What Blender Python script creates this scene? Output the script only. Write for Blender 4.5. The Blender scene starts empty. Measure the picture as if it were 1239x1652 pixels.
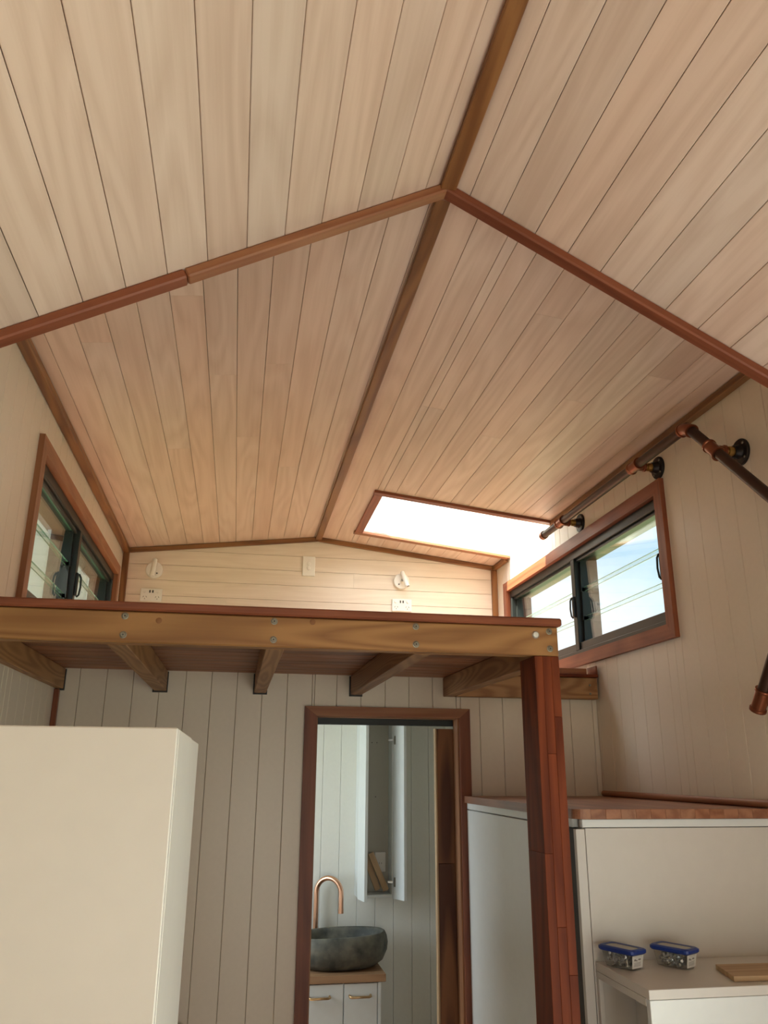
import bpy, bmesh, math, random
from mathutils import Vector, Matrix

random.seed(11)
V = Vector
SC = bpy.context.scene
COL = SC.collection

# ------------------------------------------------------------------ camera
EYE = 1.65
cd = bpy.data.cameras.new('camera')
cam = bpy.data.objects.new('camera', cd)
COL.objects.link(cam)
# camera axes measured from the vanishing points (columns: right, down, forward)
RW = ((0.98436333, 0.05964479, 0.1657448),
      (-0.17605244, 0.30180419, 0.93697373),
      (0.00586313, -0.95150235, 0.30758559))
m = Matrix(((RW[0][0], -RW[0][1], -RW[0][2], 0.0),
            (RW[1][0], -RW[1][1], -RW[1][2], 0.0),
            (RW[2][0], -RW[2][1], -RW[2][2], EYE),
            (0, 0, 0, 1)))
cam.matrix_world = m
cd.sensor_fit = 'VERTICAL'
cd.sensor_height = 36.0
cd.lens = 1285.294 / 1652.0 * 36.0
cd.clip_start = 0.02
SC.camera = cam

# ------------------------------------------------------------------ colour management
SC.view_settings.view_transform = 'Standard'
SC.view_settings.look = 'None'
SC.view_settings.gamma = 1.0
SC.view_settings.use_curve_mapping = False
SC.view_settings.exposure = 0.48
SC.cycles.max_bounces = 10
SC.cycles.diffuse_bounces = 6
SC.cycles.glossy_bounces = 5
SC.cycles.transmission_bounces = 8
SC.cycles.transparent_max_bounces = 16
SC.cycles.sample_clamp_indirect = 4.0
SC.cycles.use_denoising = True
SC.cycles.caustics_reflective = False
SC.cycles.caustics_refractive = False

# ------------------------------------------------------------------ sky
w = bpy.data.worlds.new('sky')
SC.world = w
w.use_nodes = True
nt = w.node_tree
nt.nodes.clear()
tc = nt.nodes.new('ShaderNodeTexCoord')
sep = nt.nodes.new('ShaderNodeSeparateXYZ')
nt.links.new(tc.outputs['Generated'], sep.inputs[0])
rmp = nt.nodes.new('ShaderNodeValToRGB')
rmp.color_ramp.elements[0].position = 0.0
rmp.color_ramp.elements[0].color = (0.40, 0.70, 0.86, 1)
rmp.color_ramp.elements[1].position = 0.9
rmp.color_ramp.elements[1].color = (0.30, 0.52, 0.90, 1)
nt.links.new(sep.outputs['Z'], rmp.inputs[0])
no = nt.nodes.new('ShaderNodeTexNoise')
no.inputs['Scale'].default_value = 3.2
no.inputs['Detail'].default_value = 6
nt.links.new(tc.outputs['Generated'], no.inputs['Vector'])
r2 = nt.nodes.new('ShaderNodeValToRGB')
r2.color_ramp.elements[0].position = 0.42
r2.color_ramp.elements[1].position = 0.66
nt.links.new(no.outputs[0], r2.inputs[0])
mx = nt.nodes.new('ShaderNodeMixRGB')
nt.links.new(r2.outputs[0], mx.inputs[0])
nt.links.new(rmp.outputs[0], mx.inputs[1])
mx.inputs[2].default_value = (0.80, 0.90, 1.0, 1)
bg = nt.nodes.new('ShaderNodeBackground')
bg.inputs['Strength'].default_value = 1.0
nt.links.new(mx.outputs[0], bg.inputs['Color'])
wo = nt.nodes.new('ShaderNodeOutputWorld')
nt.links.new(bg.outputs[0], wo.inputs[0])

# ------------------------------------------------------------------ sun, added fill and daylight at the openings
sd = bpy.data.lights.new('sun', 'SUN')
sd.energy = 37.0
sd.angle = math.radians(0.6)
sd.color = (1.0, 0.90, 0.76)
so = bpy.data.objects.new('sun', sd)
COL.objects.link(so)
SUN_DIR = V((0.46, 0.12, -0.88)).normalized()
so.rotation_euler = SUN_DIR.to_track_quat('-Z', 'Y').to_euler()
so.location = (-6, -3, 8)


def area(name, loc, direction, sx, sy, power, color):
    ld = bpy.data.lights.new(name, 'AREA')
    ld.shape = 'RECTANGLE'
    ld.size = sx
    ld.size_y = sy
    ld.energy = power
    ld.color = color
    o = bpy.data.objects.new(name, ld)
    COL.objects.link(o)
    o.location = loc
    o.rotation_euler = V(direction).to_track_quat('-Z', 'Y').to_euler()
    return o


# fill lamps at openings added out of view, then bathroom window and skylight daylight
area('fill_entry', (0.40, -4.13, 1.0), (0, 1, 0.45), 1.5, 1.9, 29.0, (1.0, 0.96, 0.92))
area('fill_side_window', (-0.64, -1.65, 1.35), (1, 0.2, 0.7), 1.0, 0.9, 8.0, (1.0, 0.97, 0.93))
area('fill_side_door', (1.45, 0.5, 0.95), (-1, 0.1, 1.1), 1.1, 1.9, 19.0, (1.0, 0.97, 0.93))
area('daylight_bath_window', (-0.62, 3.85, 1.35), (1, 0.05, 0), 0.6, 0.7, 8.5, (0.86, 0.95, 1.0))
area('daylight_skylight', (1.06, 3.85, 3.17), (0, 0, -1), 0.75, 0.55, 9.0, (0.97, 0.98, 1.0))

# ------------------------------------------------------------------ dimensions (metres)
XL, XR = -0.681, 1.486
FLOOR = -0.12
RX, ZR, ZE = 0.403, 2.945, 2.82
YK = 1.49          # where the steep near ceiling meets the loft dormer ceiling
SLN = 0.54         # slope of near ceiling
SLF = (ZR - ZE) / (XR - RX)
YD = 3.229         # door wall
YG = 4.5           # gable wall
YE = -4.2          # entry wall
ZLOFT = 2.01

# ------------------------------------------------------------------ materials
MATS = {}


def principled(name):
    mt = bpy.data.materials.new(name)
    mt.use_nodes = True
    n = mt.node_tree
    b = n.nodes['Principled BSDF']
    return mt, n, b


def plain(name, c, rough=0.5, metal=0.0, bump=0.0, bscale=200.0, spec=0.5, coat=0.0):
    if name in MATS:
        return MATS[name]
    mt, n, b = principled(name)
    b.inputs['Base Color'].default_value = (*c, 1)
    b.inputs['Roughness'].default_value = rough
    b.inputs['Metallic'].default_value = metal
    b.inputs['Specular IOR Level'].default_value = spec
    b.inputs['Coat Weight'].default_value = coat
    t = n.nodes.new('ShaderNodeTexCoord')
    x = n.nodes.new('ShaderNodeTexNoise')
    x.inputs['Scale'].default_value = bscale
    n.links.new(t.outputs['Object'], x.inputs['Vector'])
    hs = n.nodes.new('ShaderNodeMixRGB')
    hs.blend_type = 'MULTIPLY'
    hs.inputs[0].default_value = 0.06
    hs.inputs[1].default_value = (*c, 1)
    n.links.new(x.outputs[0], hs.inputs[2])
    n.links.new(hs.outputs[0], b.inputs['Base Color'])
    if bump:
        bp = n.nodes.new('ShaderNodeBump')
        bp.inputs['Strength'].default_value = bump
        bp.inputs['Distance'].default_value = 0.001
        n.links.new(x.outputs[0], bp.inputs['Height'])
        n.links.new(bp.outputs[0], b.inputs['Normal'])
    MATS[name] = mt
    return mt


def wood(name, ca, cb, rough=0.45, var=0.25, sc=1.0, streak=0.6, hue=0.0, bump=0.15, rings=0.4, spec=0.4, alt=None, ringf=14.0):
    """Wood whose grain runs along the object's local Y; every object gets its own offset and tone."""
    if name in MATS:
        return MATS[name]
    mt, n, b = principled(name)
    N, L = n.nodes.new, n.links.new
    t = N('ShaderNodeTexCoord')
    oi = N('ShaderNodeObjectInfo')
    off = N('ShaderNodeVectorMath'); off.operation = 'MULTIPLY_ADD'
    cmb = N('ShaderNodeCombineXYZ')
    for i in range(3):
        L(oi.outputs['Random'], cmb.inputs[i])
    L(cmb.outputs[0], off.inputs[0])
    off.inputs[1].default_value = (37.0, 91.0, 53.0)
    L(t.outputs['Object'], off.inputs[2])
    mp = N('ShaderNodeMapping')
    mp.inputs['Scale'].default_value = (55 * sc, 1.3 * sc, 55 * sc)
    L(off.outputs[0], mp.inputs[0])
    n1 = N('ShaderNodeTexNoise')
    n1.inputs['Scale'].default_value = 1.0
    n1.inputs['Detail'].default_value = 7
    n1.inputs['Roughness'].default_value = 0.62
    L(mp.outputs[0], n1.inputs['Vector'])
    # cathedral rings: distorted bands along the board
    mp2 = N('ShaderNodeMapping')
    mp2.inputs['Scale'].default_value = (9 * sc, 0.9 * sc, 9 * sc)
    L(off.outputs[0], mp2.inputs[0])
    n2 = N('ShaderNodeTexNoise')
    n2.inputs['Scale'].default_value = 1.0
    n2.inputs['Detail'].default_value = 1.0
    L(mp2.outputs[0], n2.inputs['Vector'])
    ml = N('ShaderNodeMath'); ml.operation = 'MULTIPLY'; ml.inputs[1].default_value = ringf
    L(n2.outputs[0], ml.inputs[0])
    fr = N('ShaderNodeMath'); fr.operation = 'PINGPONG'; fr.inputs[1].default_value = 1.0
    L(ml.outputs[0], fr.inputs[0])
    mixf = N('ShaderNodeMixRGB')
    mixf.inputs[0].default_value = rings
    L(n1.outputs[0], mixf.inputs[1])
    L(fr.outputs[0], mixf.inputs[2])
    rp = N('ShaderNodeValToRGB')
    rp.color_ramp.elements[0].position = 0.5 - 0.23 * streak
    rp.color_ramp.elements[1].position = 0.5 + 0.17 * streak
    rp.color_ramp.elements[0].color = (*cb, 1)
    rp.color_ramp.elements[1].color = (*ca, 1)
    L(mixf.outputs[0], rp.inputs[0])
    hv = N('ShaderNodeHueSaturation')
    mr = N('ShaderNodeMapRange')
    mr.inputs['To Min'].default_value = 1.0 - var
    mr.inputs['To Max'].default_value = 1.0 + var
    L(oi.outputs['Random'], mr.inputs['Value'])
    L(mr.outputs[0], hv.inputs['Value'])
    last = rp.outputs[0]
    if alt:
        # some pieces are of a second tone
        ra = N('ShaderNodeMath'); ra.operation = 'MULTIPLY'; ra.inputs[1].default_value = 7.31
        L(oi.outputs['Random'], ra.inputs[0])
        rf = N('ShaderNodeMath'); rf.operation = 'FRACT'
        L(ra.outputs[0], rf.inputs[0])
        am = N('ShaderNodeMixRGB'); am.blend_type = 'MULTIPLY'
        L(rf.outputs[0], am.inputs[0])
        L(last, am.inputs[1])
        am.inputs[2].default_value = (*alt, 1)
        last = am.outputs[0]
    L(last, hv.inputs['Color'])
    L(hv.outputs[0], b.inputs['Base Color'])
    b.inputs['Roughness'].default_value = rough
    b.inputs['Specular IOR Level'].default_value = spec
    bp = N('ShaderNodeBump')
    bp.inputs['Strength'].default_value = bump
    bp.inputs['Distance'].default_value = 0.0008
    L(n1.outputs[0], bp.inputs['Height'])
    L(bp.outputs[0], b.inputs['Normal'])
    MATS[name] = mt
    return mt


CEIL = wood('limewashed_board', (0.73, 0.605, 0.515), (0.635, 0.505, 0.415), rough=0.42, var=0.07, streak=0.75, rings=0.25,
            alt=(0.95, 0.88, 0.84), spec=0.35)
GAB = wood('pale_limewashed_board', (0.76, 0.675, 0.575), (0.68, 0.59, 0.49), rough=0.45, var=0.03, streak=0.8, rings=0.2)
PAINT = plain('cream_painted_board', (0.72, 0.64, 0.54), 0.34, bump=0.03, bscale=60)
PAINTB = plain('white_painted_board', (0.74, 0.74, 0.68), 0.30, bump=0.02, bscale=60)
BACK = plain('backing_dark', (0.16, 0.10, 0.07), 0.9)
BACKW = plain('backing_painted', (0.36, 0.29, 0.22), 0.8)
BACKG = plain('backing_white', (0.55, 0.55, 0.50), 0.8)
RIDGE = wood('brown_oiled_trim', (0.25, 0.115, 0.04), (0.15, 0.06, 0.02), rough=0.4, var=0.12, streak=0.7)
RED = wood('red_hardwood', (0.25, 0.078, 0.036), (0.15, 0.04, 0.018), rough=0.42, var=0.18, streak=0.9, rings=0.25, spec=0.32)
REDL = wood('light_red_hardwood', (0.33, 0.145, 0.07), (0.24, 0.09, 0.042), rough=0.45, var=0.1, streak=0.9, rings=0.25, spec=0.3)
JAMB = wood('jamb_pine', (0.32, 0.15, 0.07), (0.22, 0.095, 0.04), rough=0.5, var=0.08, streak=0.8)
PINE = wood('honey_pine', (0.33, 0.165, 0.058), (0.215, 0.095, 0.03), rough=0.5, var=0.05, streak=1.1, rings=0.5, sc=0.7, ringf=40.0)
PINED = wood('joist_pine', (0.34, 0.18, 0.075), (0.23, 0.108, 0.042), rough=0.5, var=0.08, streak=0.75, rings=0.5, ringf=34.0)
POST = wood('post_merbau', (0.20, 0.047, 0.017), (0.095, 0.02, 0.008), rough=0.5, var=0.12, streak=0.9, rings=0.3, spec=0.12)
DECK = wood('deck_hardwood', (0.34, 0.15, 0.075), (0.19, 0.075, 0.035), rough=0.5, var=0.2, streak=0.8, rings=0.3)
SLAB = wood('benchtop_timber', (0.36, 0.175, 0.10), (0.25, 0.11, 0.06), rough=0.38, var=0.07, streak=0.7, rings=0.35, alt=(0.92, 0.8, 0.72))
RUST = wood('recycled_door_timber', (0.20, 0.085, 0.035), (0.075, 0.026, 0.012), rough=0.5, var=0.12, streak=0.9, rings=0.7, sc=0.7, spec=0.25)
VAN = wood('vanity_timber', (0.40, 0.235, 0.125), (0.33, 0.185, 0.095), rough=0.5, var=0.03)
FLR = wood('floor_timber', (0.46, 0.30, 0.17), (0.34, 0.20, 0.11), rough=0.45, var=0.12)
OFFC = wood('offcut_timber', (0.50, 0.34, 0.19), (0.40, 0.26, 0.14), rough=0.55, var=0.08)
CAB = plain('cabinet_white', (0.64, 0.615, 0.575), 0.38, bscale=30)
CABB = plain('bath_cabinet_white', (0.74, 0.78, 0.78), 0.3, bscale=30)
PLAST = plain('white_plastic', (0.82, 0.81, 0.77), 0.28, bscale=30)
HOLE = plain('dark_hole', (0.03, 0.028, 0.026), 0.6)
ALU = plain('dark_aluminium', (0.016, 0.018, 0.017), 0.38, spec=0.3)
ALUS = plain('sill_sheen_aluminium', (0.06, 0.058, 0.05), 0.45, spec=0.35)  # gloss on the sill painted as a lighter grey-brown
BLK = plain('black_steel', (0.025, 0.02, 0.018), 0.4, metal=0.6)
PIPE = plain('bronze_pipe', (0.055, 0.026, 0.016), 0.42, metal=0.6, bscale=50)
COPPER = plain('copper_fitting', (0.25, 0.085, 0.042), 0.3, metal=0.85, bscale=60)
BRASS = plain('brass_nipple', (0.42, 0.26, 0.08), 0.32, metal=0.95, bscale=60)
ROSE = plain('rose_gold_tap', (0.72, 0.42, 0.28), 0.28, metal=1.0, bscale=60)
GOLD = plain('brushed_brass', (0.62, 0.42, 0.22), 0.35, metal=0.9, bscale=60)
STEEL = plain('zinc_steel', (0.66, 0.67, 0.66), 0.38, metal=0.75)
SCREWM = plain('screw_steel', (0.22, 0.20, 0.16), 0.4, metal=0.8)
BLUE = plain('blue_lid', (0.012, 0.04, 0.24), 0.4)


def stone():
    mt, n, b = principled('river_stone')
    N, L = n.nodes.new, n.links.new
    t = N('ShaderNodeTexCoord')
    a = N('ShaderNodeTexNoise'); a.inputs['Scale'].default_value = 14; a.inputs['Detail'].default_value = 8
    L(t.outputs['Object'], a.inputs['Vector'])
    r = N('ShaderNodeValToRGB')
    e = r.color_ramp.elements
    e[0].position = 0.35; e[0].color = (0.045, 0.05, 0.045, 1)
    e[1].position = 0.75; e[1].color = (0.20, 0.19, 0.15, 1)
    L(a.outputs[0], r.inputs[0])
    L(r.outputs[0], b.inputs['Base Color'])
    b.inputs['Roughness'].default_value = 0.65
    bp = N('ShaderNodeBump'); bp.inputs['Strength'].default_value = 0.5; bp.inputs['Distance'].default_value = 0.006
    L(a.outputs[0], bp.inputs['Height'])
    L(bp.outputs[0], b.inputs['Normal'])
    return mt


STONE = stone()


def glass(name, tint, refl=1.0, rough=0.0):
    mt = bpy.data.materials.new(name)
    mt.use_nodes = True
    n = mt.node_tree
    n.nodes.clear()
    N, L = n.nodes.new, n.links.new
    tr = N('ShaderNodeBsdfTransparent'); tr.inputs[0].default_value = (*tint, 1)
    gl = N('ShaderNodeBsdfGlossy'); gl.inputs['Roughness'].default_value = rough
    gl.inputs['Color'].default_value = (refl, refl, refl, 1)
    f = N('ShaderNodeFresnel')
    # both faces of a pane reflect alike: the node inverts the index on back faces, so undo that
    g = N('ShaderNodeNewGeometry')
    ir = N('ShaderNodeMapRange')
    ir.inputs['To Min'].default_value = 1.52
    ir.inputs['To Max'].default_value = 1 / 1.52
    L(g.outputs['Backfacing'], ir.inputs['Value'])
    L(ir.outputs[0], f.inputs['IOR'])
    mxs = N('ShaderNodeMixShader')
    L(f.outputs[0], mxs.inputs[0]); L(tr.outputs[0], mxs.inputs[1]); L(gl.outputs[0], mxs.inputs[2])
    o = N('ShaderNodeOutputMaterial')
    L(mxs.outputs[0], o.inputs[0])
    return mt


GLASS = glass('window_glass', (0.95, 0.985, 0.975), 1.0)
EDGE = plain('glass_edge', (0.14, 0.27, 0.23), 0.15, spec=0.8)
CLEAR = glass('clear_plastic', (0.93, 0.94, 0.93), 0.8, 0.08)
FROST = plain('frosted_lid', (0.42, 0.40, 0.35), 0.35)

# ------------------------------------------------------------------ object helpers
WM = {}


def link(name, mesh, parent=None, M=None):
    o = bpy.data.objects.new(name, mesh)
    COL.objects.link(o)
    M = M or Matrix.Identity(4)
    o.matrix_basis = M
    if parent is not None:
        o.parent = parent
        o.matrix_parent_inverse = WM[parent.name].inverted()
    WM[o.name] = M
    return o


def tag(o, label=None, cat=None, group=None, kind=None):
    if label: o['label'] = label
    if cat: o['category'] = cat
    if group: o['group'] = group
    if kind: o['kind'] = kind
    return o


def thing(name, loc, label=None, cat=None, group=None, kind=None):
    return tag(link(name, None, None, Matrix.Translation(loc)), label, cat, group, kind)


def mesh_from(bm, mat, name='mesh', smooth=False):
    me = bpy.data.meshes.new(name)
    bmesh.ops.recalc_face_normals(bm, faces=bm.faces)
    bm.to_mesh(me)
    bm.free()
    me.materials.append(mat)
    if smooth:
        for p in me.polygons:
            p.use_smooth = True
    return me


def frame(p0, ydir, up=(0, 0, 1)):
    y = V(ydir).normalized()
    u = V(up)
    if abs(y.dot(u.normalized())) > 0.999:
        u = V((1, 0, 0))
    x = y.cross(u).normalized()
    z = x.cross(y).normalized()
    M = Matrix((x, y, z)).transposed().to_4x4()
    M.translation = V(p0)
    return M


BOXC = {}


def box_mesh(sx, sy, sz, mat, bev=0.0, seg=1):
    key = (round(sx, 4), round(sy, 4), round(sz, 4), mat.name, bev, seg)
    if key in BOXC:
        return BOXC[key]
    bm = bmesh.new()
    bmesh.ops.create_cube(bm, size=1.0)
    for v in bm.verts:
        v.co = V((v.co.x * sx, v.co.y * sy, v.co.z * sz))
    if bev > 0:
        bmesh.ops.bevel(bm, geom=bm.edges[:], offset=min(bev, min(sx, sy, sz) * 0.45), segments=seg, affect='EDGES', profile=0.5)
    BOXC[key] = mesh_from(bm, mat, 'box', False)
    return BOXC[key]


def box(name, lo, hi, mat, parent=None, bev=0.0, axis='y', seg=1):
    """Axis aligned box given by its corners; axis = the way the grain runs."""
    lo, hi = V(lo), V(hi)
    c = (lo + hi) / 2
    s = hi - lo
    s = V((abs(s.x), abs(s.y), abs(s.z)))
    d = {'x': (V((1, 0, 0)), V((0, 0, 1))), 'y': (V((0, 1, 0)), V((0, 0, 1))), 'z': (V((0, 0, 1)), V((0, -1, 0)))}[axis]
    M = frame(c, d[0], d[1])
    # sizes in the local frame
    R = M.to_3x3()
    ls = [abs(R.col[0].dot(s)), abs(R.col[1].dot(s)), abs(R.col[2].dot(s))]
    ls = [sum(abs(R.col[i][k]) * s[k] for k in range(3)) for i in range(3)]
    return link(name, box_mesh(ls[0], ls[1], ls[2], mat, bev, seg), parent, M)


def stick(name, p0, p1, wd, th, mat, parent=None, up=(0, 0, 1), bev=0.0, off=0.0):
    """Bar from p0 to p1, wd wide across, th thick along up; off shifts it along up."""
    p0, p1 = V(p0), V(p1)
    M = frame((p0 + p1) / 2, p1 - p0, up)
    M.translation = M.translation + M.to_3x3().col[2] * off
    return link(name, box_mesh(wd, (p1 - p0).length, th, mat, bev), parent, M)


BRD = {}


def board_mesh(wd, ln, th, ch, mat):
    """Lining board: length along Y, face at z=0, thickness to +z, long face edges chamfered."""
    key = (round(wd, 4), round(ln, 4), th, ch, mat.name)
    if key in BRD:
        return BRD[key]
    bm = bmesh.new()
    h = wd / 2
    sec = [(-h + ch, 0), (h - ch, 0), (h, ch), (h, th), (-h, th), (-h, ch)] if wd > 3 * ch else [(-h, 0), (h, 0), (h, th), (-h, th)]
    a = [bm.verts.new((x, -ln / 2, z)) for x, z in sec]
    b = [bm.verts.new((x, ln / 2, z)) for x, z in sec]
    k = len(sec)
    for i in range(k):
        bm.faces.new((a[i], a[(i + 1) % k], b[(i + 1) % k], b[i]))
    bm.faces.new(a[::-1]); bm.faces.new(b)
    BRD[key] = mesh_from(bm, mat, 'board')
    return BRD[key]


def board(name, p0, p1, wd, normal, mat, parent, th=0.011, ch=0.0010):
    """Board whose face centre line runs p0 to p1; normal points into the room."""
    p0, p1 = V(p0), V(p1)
    M = frame((p0 + p1) / 2, p1 - p0, -V(normal))
    return link(name, board_mesh(wd, (p1 - p0).length, th, ch, mat), parent, M)


def prism(name, pts, d, mat, parent=None, bev=0.0):
    """Polygon pts (3D, planar) extruded by vector d."""
    bm = bmesh.new()
    d = V(d)
    c = sum((V(p) for p in pts), V()) / len(pts)
    a = [bm.verts.new(V(p) - c) for p in pts]
    b = [bm.verts.new(V(p) - c + d) for p in pts]
    k = len(pts)
    bm.faces.new(a[::-1]); bm.faces.new(b)
    for i in range(k):
        bm.faces.new((a[i], a[(i + 1) % k], b[(i + 1) % k], b[i]))
    if bev:
        bmesh.ops.recalc_face_normals(bm, faces=bm.faces)
        bmesh.ops.bevel(bm, geom=bm.edges[:], offset=bev, segments=1, affect='EDGES')
    return link(name, mesh_from(bm, mat, name), parent, Matrix.Translation(c))


def gprism(name, pts, d, mat, parent, along):
    """Like prism but local Y along the given direction so that wood grain follows it."""
    c = sum((V(p) for p in pts), V()) / len(pts)
    M = frame(c, along, V(d))
    Mi = M.inverted()
    bm = bmesh.new()
    a = [bm.verts.new(Mi @ V(p)) for p in pts]
    b = [bm.verts.new(Mi @ (V(p) + V(d))) for p in pts]
    k = len(pts)
    bm.faces.new(a[::-1]); bm.faces.new(b)
    for i in range(k):
        bm.faces.new((a[i], a[(i + 1) % k], b[(i + 1) % k], b[i]))
    return link(name, mesh_from(bm, mat, name), parent, M)


def revolve(name, prof, p0, axis, mat, parent=None, seg=28, smooth=True):
    """Lathe: prof = [(r, h)...] around axis from p0."""
    M = frame(p0, axis, (0, 0, 1))
    bm = bmesh.new()
    rings = []
    for r, h in prof:
        if r < 1e-6:
            rings.append([bm.verts.new((0, h, 0))])
        else:
            rings.append([bm.verts.new((r * math.cos(2 * math.pi * i / seg), h, r * math.sin(2 * math.pi * i / seg))) for i in range(seg)])
    for a, b in zip(rings[:-1], rings[1:]):
        for i in range(seg):
            j = (i + 1) % seg
            if len(a) == 1 and len(b) == 1:
                continue
            if len(a) == 1:
                bm.faces.new((a[0], b[i], b[j]))
            elif len(b) == 1:
                bm.faces.new((a[i], a[j], b[0]))
            else:
                bm.faces.new((a[i], a[j], b[j], b[i]))
    me = mesh_from(bm, mat, name)
    for p in me.polygons:
        p.use_smooth = smooth
    if smooth:
        me.set_sharp_from_angle(angle=math.radians(35))
    return link(name, me, parent, M)


def tube(name, pts, r, mat, parent=None, seg=16, cap=True):
    """Round tube swept along a polyline."""
    pts = [V(p) for p in pts]
    c = pts[0].copy()
    bm = bmesh.new()
    rings = []
    prev = None
    for i, p in enumerate(pts):
        t = (pts[min(i + 1, len(pts) - 1)] - pts[max(i - 1, 0)]).normalized()
        if prev is None:
            u = t.cross(V((0, 0, 1)))
            if u.length < 0.05:
                u = t.cross(V((1, 0, 0)))
            u.normalize()
        else:
            u = (prev - t * prev.dot(t)).normalized()
        prev = u
        v = t.cross(u)
        rings.append([bm.verts.new(p - c + (u * math.cos(2 * math.pi * k / seg) + v * math.sin(2 * math.pi * k / seg)) * r) for k in range(seg)])
    for a, b in zip(rings[:-1], rings[1:]):
        for k in range(seg):
            bm.faces.new((a[k], a[(k + 1) % seg], b[(k + 1) % seg], b[k]))
    if cap:
        bm.faces.new(rings[0][::-1]); bm.faces.new(rings[-1])
    me = mesh_from(bm, mat, name, True)
    me.set_sharp_from_angle(angle=math.radians(50))
    return link(name, me, parent, Matrix.Translation(c))


def near_z(x):
    return ZR - SLN * abs(x - RX)


def far_z(x):
    return ZR - SLF * abs(x - RX)


# ================================================================== ROOM SHELL
ground = box('ground', (-30, -30, -1.0), (30, 40, -0.9), plain('grass_ground', (0.12, 0.15, 0.07), 0.95, bscale=3), None)
ground['kind'] = 'structure'

floor = box('floor', (XL - 0.1, YE, FLOOR - 0.10), (XR + 0.1, YG, FLOOR - 0.019), BACK, None)
floor['kind'] = 'structure'
x = XL
while x < XR - 0.01:
    x2 = min(x + 0.135, XR)
    box('floorboard', (x + 0.001, YE, FLOOR - 0.019), (x2 - 0.001, YG - 0.01, FLOOR), FLR, floor, 0.001)
    x = x2

# ---- side walls -------------------------------------------------
def seg_minus(a, b, cuts):
    out = [(a, b)]
    for c, d in cuts:
        nxt = []
        for p, q in out:
            if d <= p or c >= q:
                nxt.append((p, q))
            else:
                if c > p: nxt.append((p, c))
                if d < q: nxt.append((d, q))
        out = nxt
    return [(p, q) for p, q in out if q - p > 0.004]


def side_wall(name, X, sgn, holes, y0s, pitch, paint_bath):
    """sgn = +1 for the right wall (room on its -X side). holes: (y0,y1,z0,z1)."""
    ys = sorted({YE, YG + 0.1, YK, YD + 0.035} | {h[0] for h in holes} | {h[1] for h in holes} | ({3.56, 4.28} if sgn > 0 else set()))
    root = None
    T = 0.10
    bx0, bx1 = (X + 0.011, X + T) if sgn > 0 else (X - T, X - 0.011)
    bm = bmesh.new()
    for a, b in zip(ys[:-1], ys[1:]):
        mid = (a + b) / 2
        top = 2.40 if mid < YK else 2.86
        if sgn > 0 and 3.56 < mid < 4.28:
            top = 3.2
        for p, q in seg_minus(FLOOR - 0.1, top, [(h[2], h[3]) for h in holes if h[0] <= mid <= h[1]]):
            r = bmesh.ops.create_cube(bm, size=1.0)
            for v in r['verts']:
                v.co = V((bx0 + (v.co.x + 0.5) * (bx1 - bx0), a + (v.co.y + 0.5) * (b - a), p + (v.co.z + 0.5) * (q - p)))
    root = link(name, mesh_from(bm, BACKW, name))
    root['kind'] = 'structure'
    k = math.floor((YE - y0s) / pitch)
    y = y0s + k * pitch
    n = V((-sgn, 0, 0))
    while y < YG - 0.002:
        a, b = max(y, YE), min(y + pitch, YG)
        y += pitch
        if b - a < 0.004:
            continue
        edges = sorted({a, b} | {e for h in holes for e in (h[0], h[1]) if a < e < b} | {e for e in (YK, YD + 0.04) if a < e < b}
                       | ({e for e in (3.56, 4.28) if a < e < b} if sgn > 0 else set()))
        for p, q in zip(edges[:-1], edges[1:]):
            if q - p < 0.006:
                continue
            mid = (p + q) / 2
            top = near_z(XR) - 0.002 if mid < YK else ZE - 0.003
            if sgn > 0 and 3.56 < mid < 4.28:
                top = 3.19
            mat = PAINTB if (paint_bath and mid > YD + 0.03) else PAINT
            cuts = [(h[2], h[3]) for h in holes if h[0] < mid < h[1]]
            if mid > YD + 0.03:
                cuts.append((1.93, 2.03))
            for z0, z1 in seg_minus(FLOOR, top, cuts):
                bmat = mat if z0 < 1.9 else PAINT
                board('wall_board', (X, mid, z0), (X, mid, z1), q - p - (0.0012 if (p in (a,) and q in (b,)) else 0.0006), n, bmat, root, ch=0.0014)
    return root


WIN = (2.565, 4.29, 2.135, 2.63)
wall_r = side_wall('wall_right', XR, 1, [WIN, (-0.1, 1.1, FLOOR - 0.1, 1.95)], 2.519, 0.0985, True)
wall_l = side_wall('wall_left', XL, -1, [WIN, (3.5, 4.2, 1.0, 1.72), (-2.2, -1.1, 0.9, 1.85)], 2.519, 0.0985, True)

# ---- entry wall with a glazed door added behind the camera to let light in ---------------
wb = bmesh.new()
for lo, hi in (((XL - 0.1, YE - 0.1, FLOOR - 0.1), (-0.38, YE, 3.0)), ((1.20, YE - 0.1, FLOOR - 0.1), (XR + 0.1, YE, 3.0)), ((-0.38, YE - 0.1, 2.0), (1.20, YE, 3.0))):
    r = bmesh.ops.create_cube(wb, size=1.0)
    for v in r['verts']:
        v.co = V([lo[i] + (v.co[i] + 0.5) * (hi[i] - lo[i]) for i in range(3)])
wall_b = link('wall_back', mesh_from(wb, PAINT, 'wall_back'))
wall_b['kind'] = 'structure'
dr = thing('added_entry_door', (0.41, YE - 0.03, FLOOR), kind='structure')
for a, b in ((-0.38, -0.30), (0.38, 0.44), (1.12, 1.20)):
    box('added_door_stile', (a, YE - 0.06, FLOOR), (b, YE - 0.01, 2.0), ALU, dr, 0.002, 'z')
for a, b in ((FLOOR, FLOOR + 0.1), (1.92, 2.0)):
    box('added_door_rail', (-0.30, YE - 0.055, a), (1.12, YE - 0.015, b), ALU, dr, 0.002, 'x')
box('added_door_glass', (-0.30, YE - 0.037, FLOOR + 0.1), (0.38, YE - 0.032, 1.92), GLASS, dr)
box('added_door_glass', (0.44, YE - 0.037, FLOOR + 0.1), (1.12, YE - 0.032, 1.92), GLASS, dr)

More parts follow.
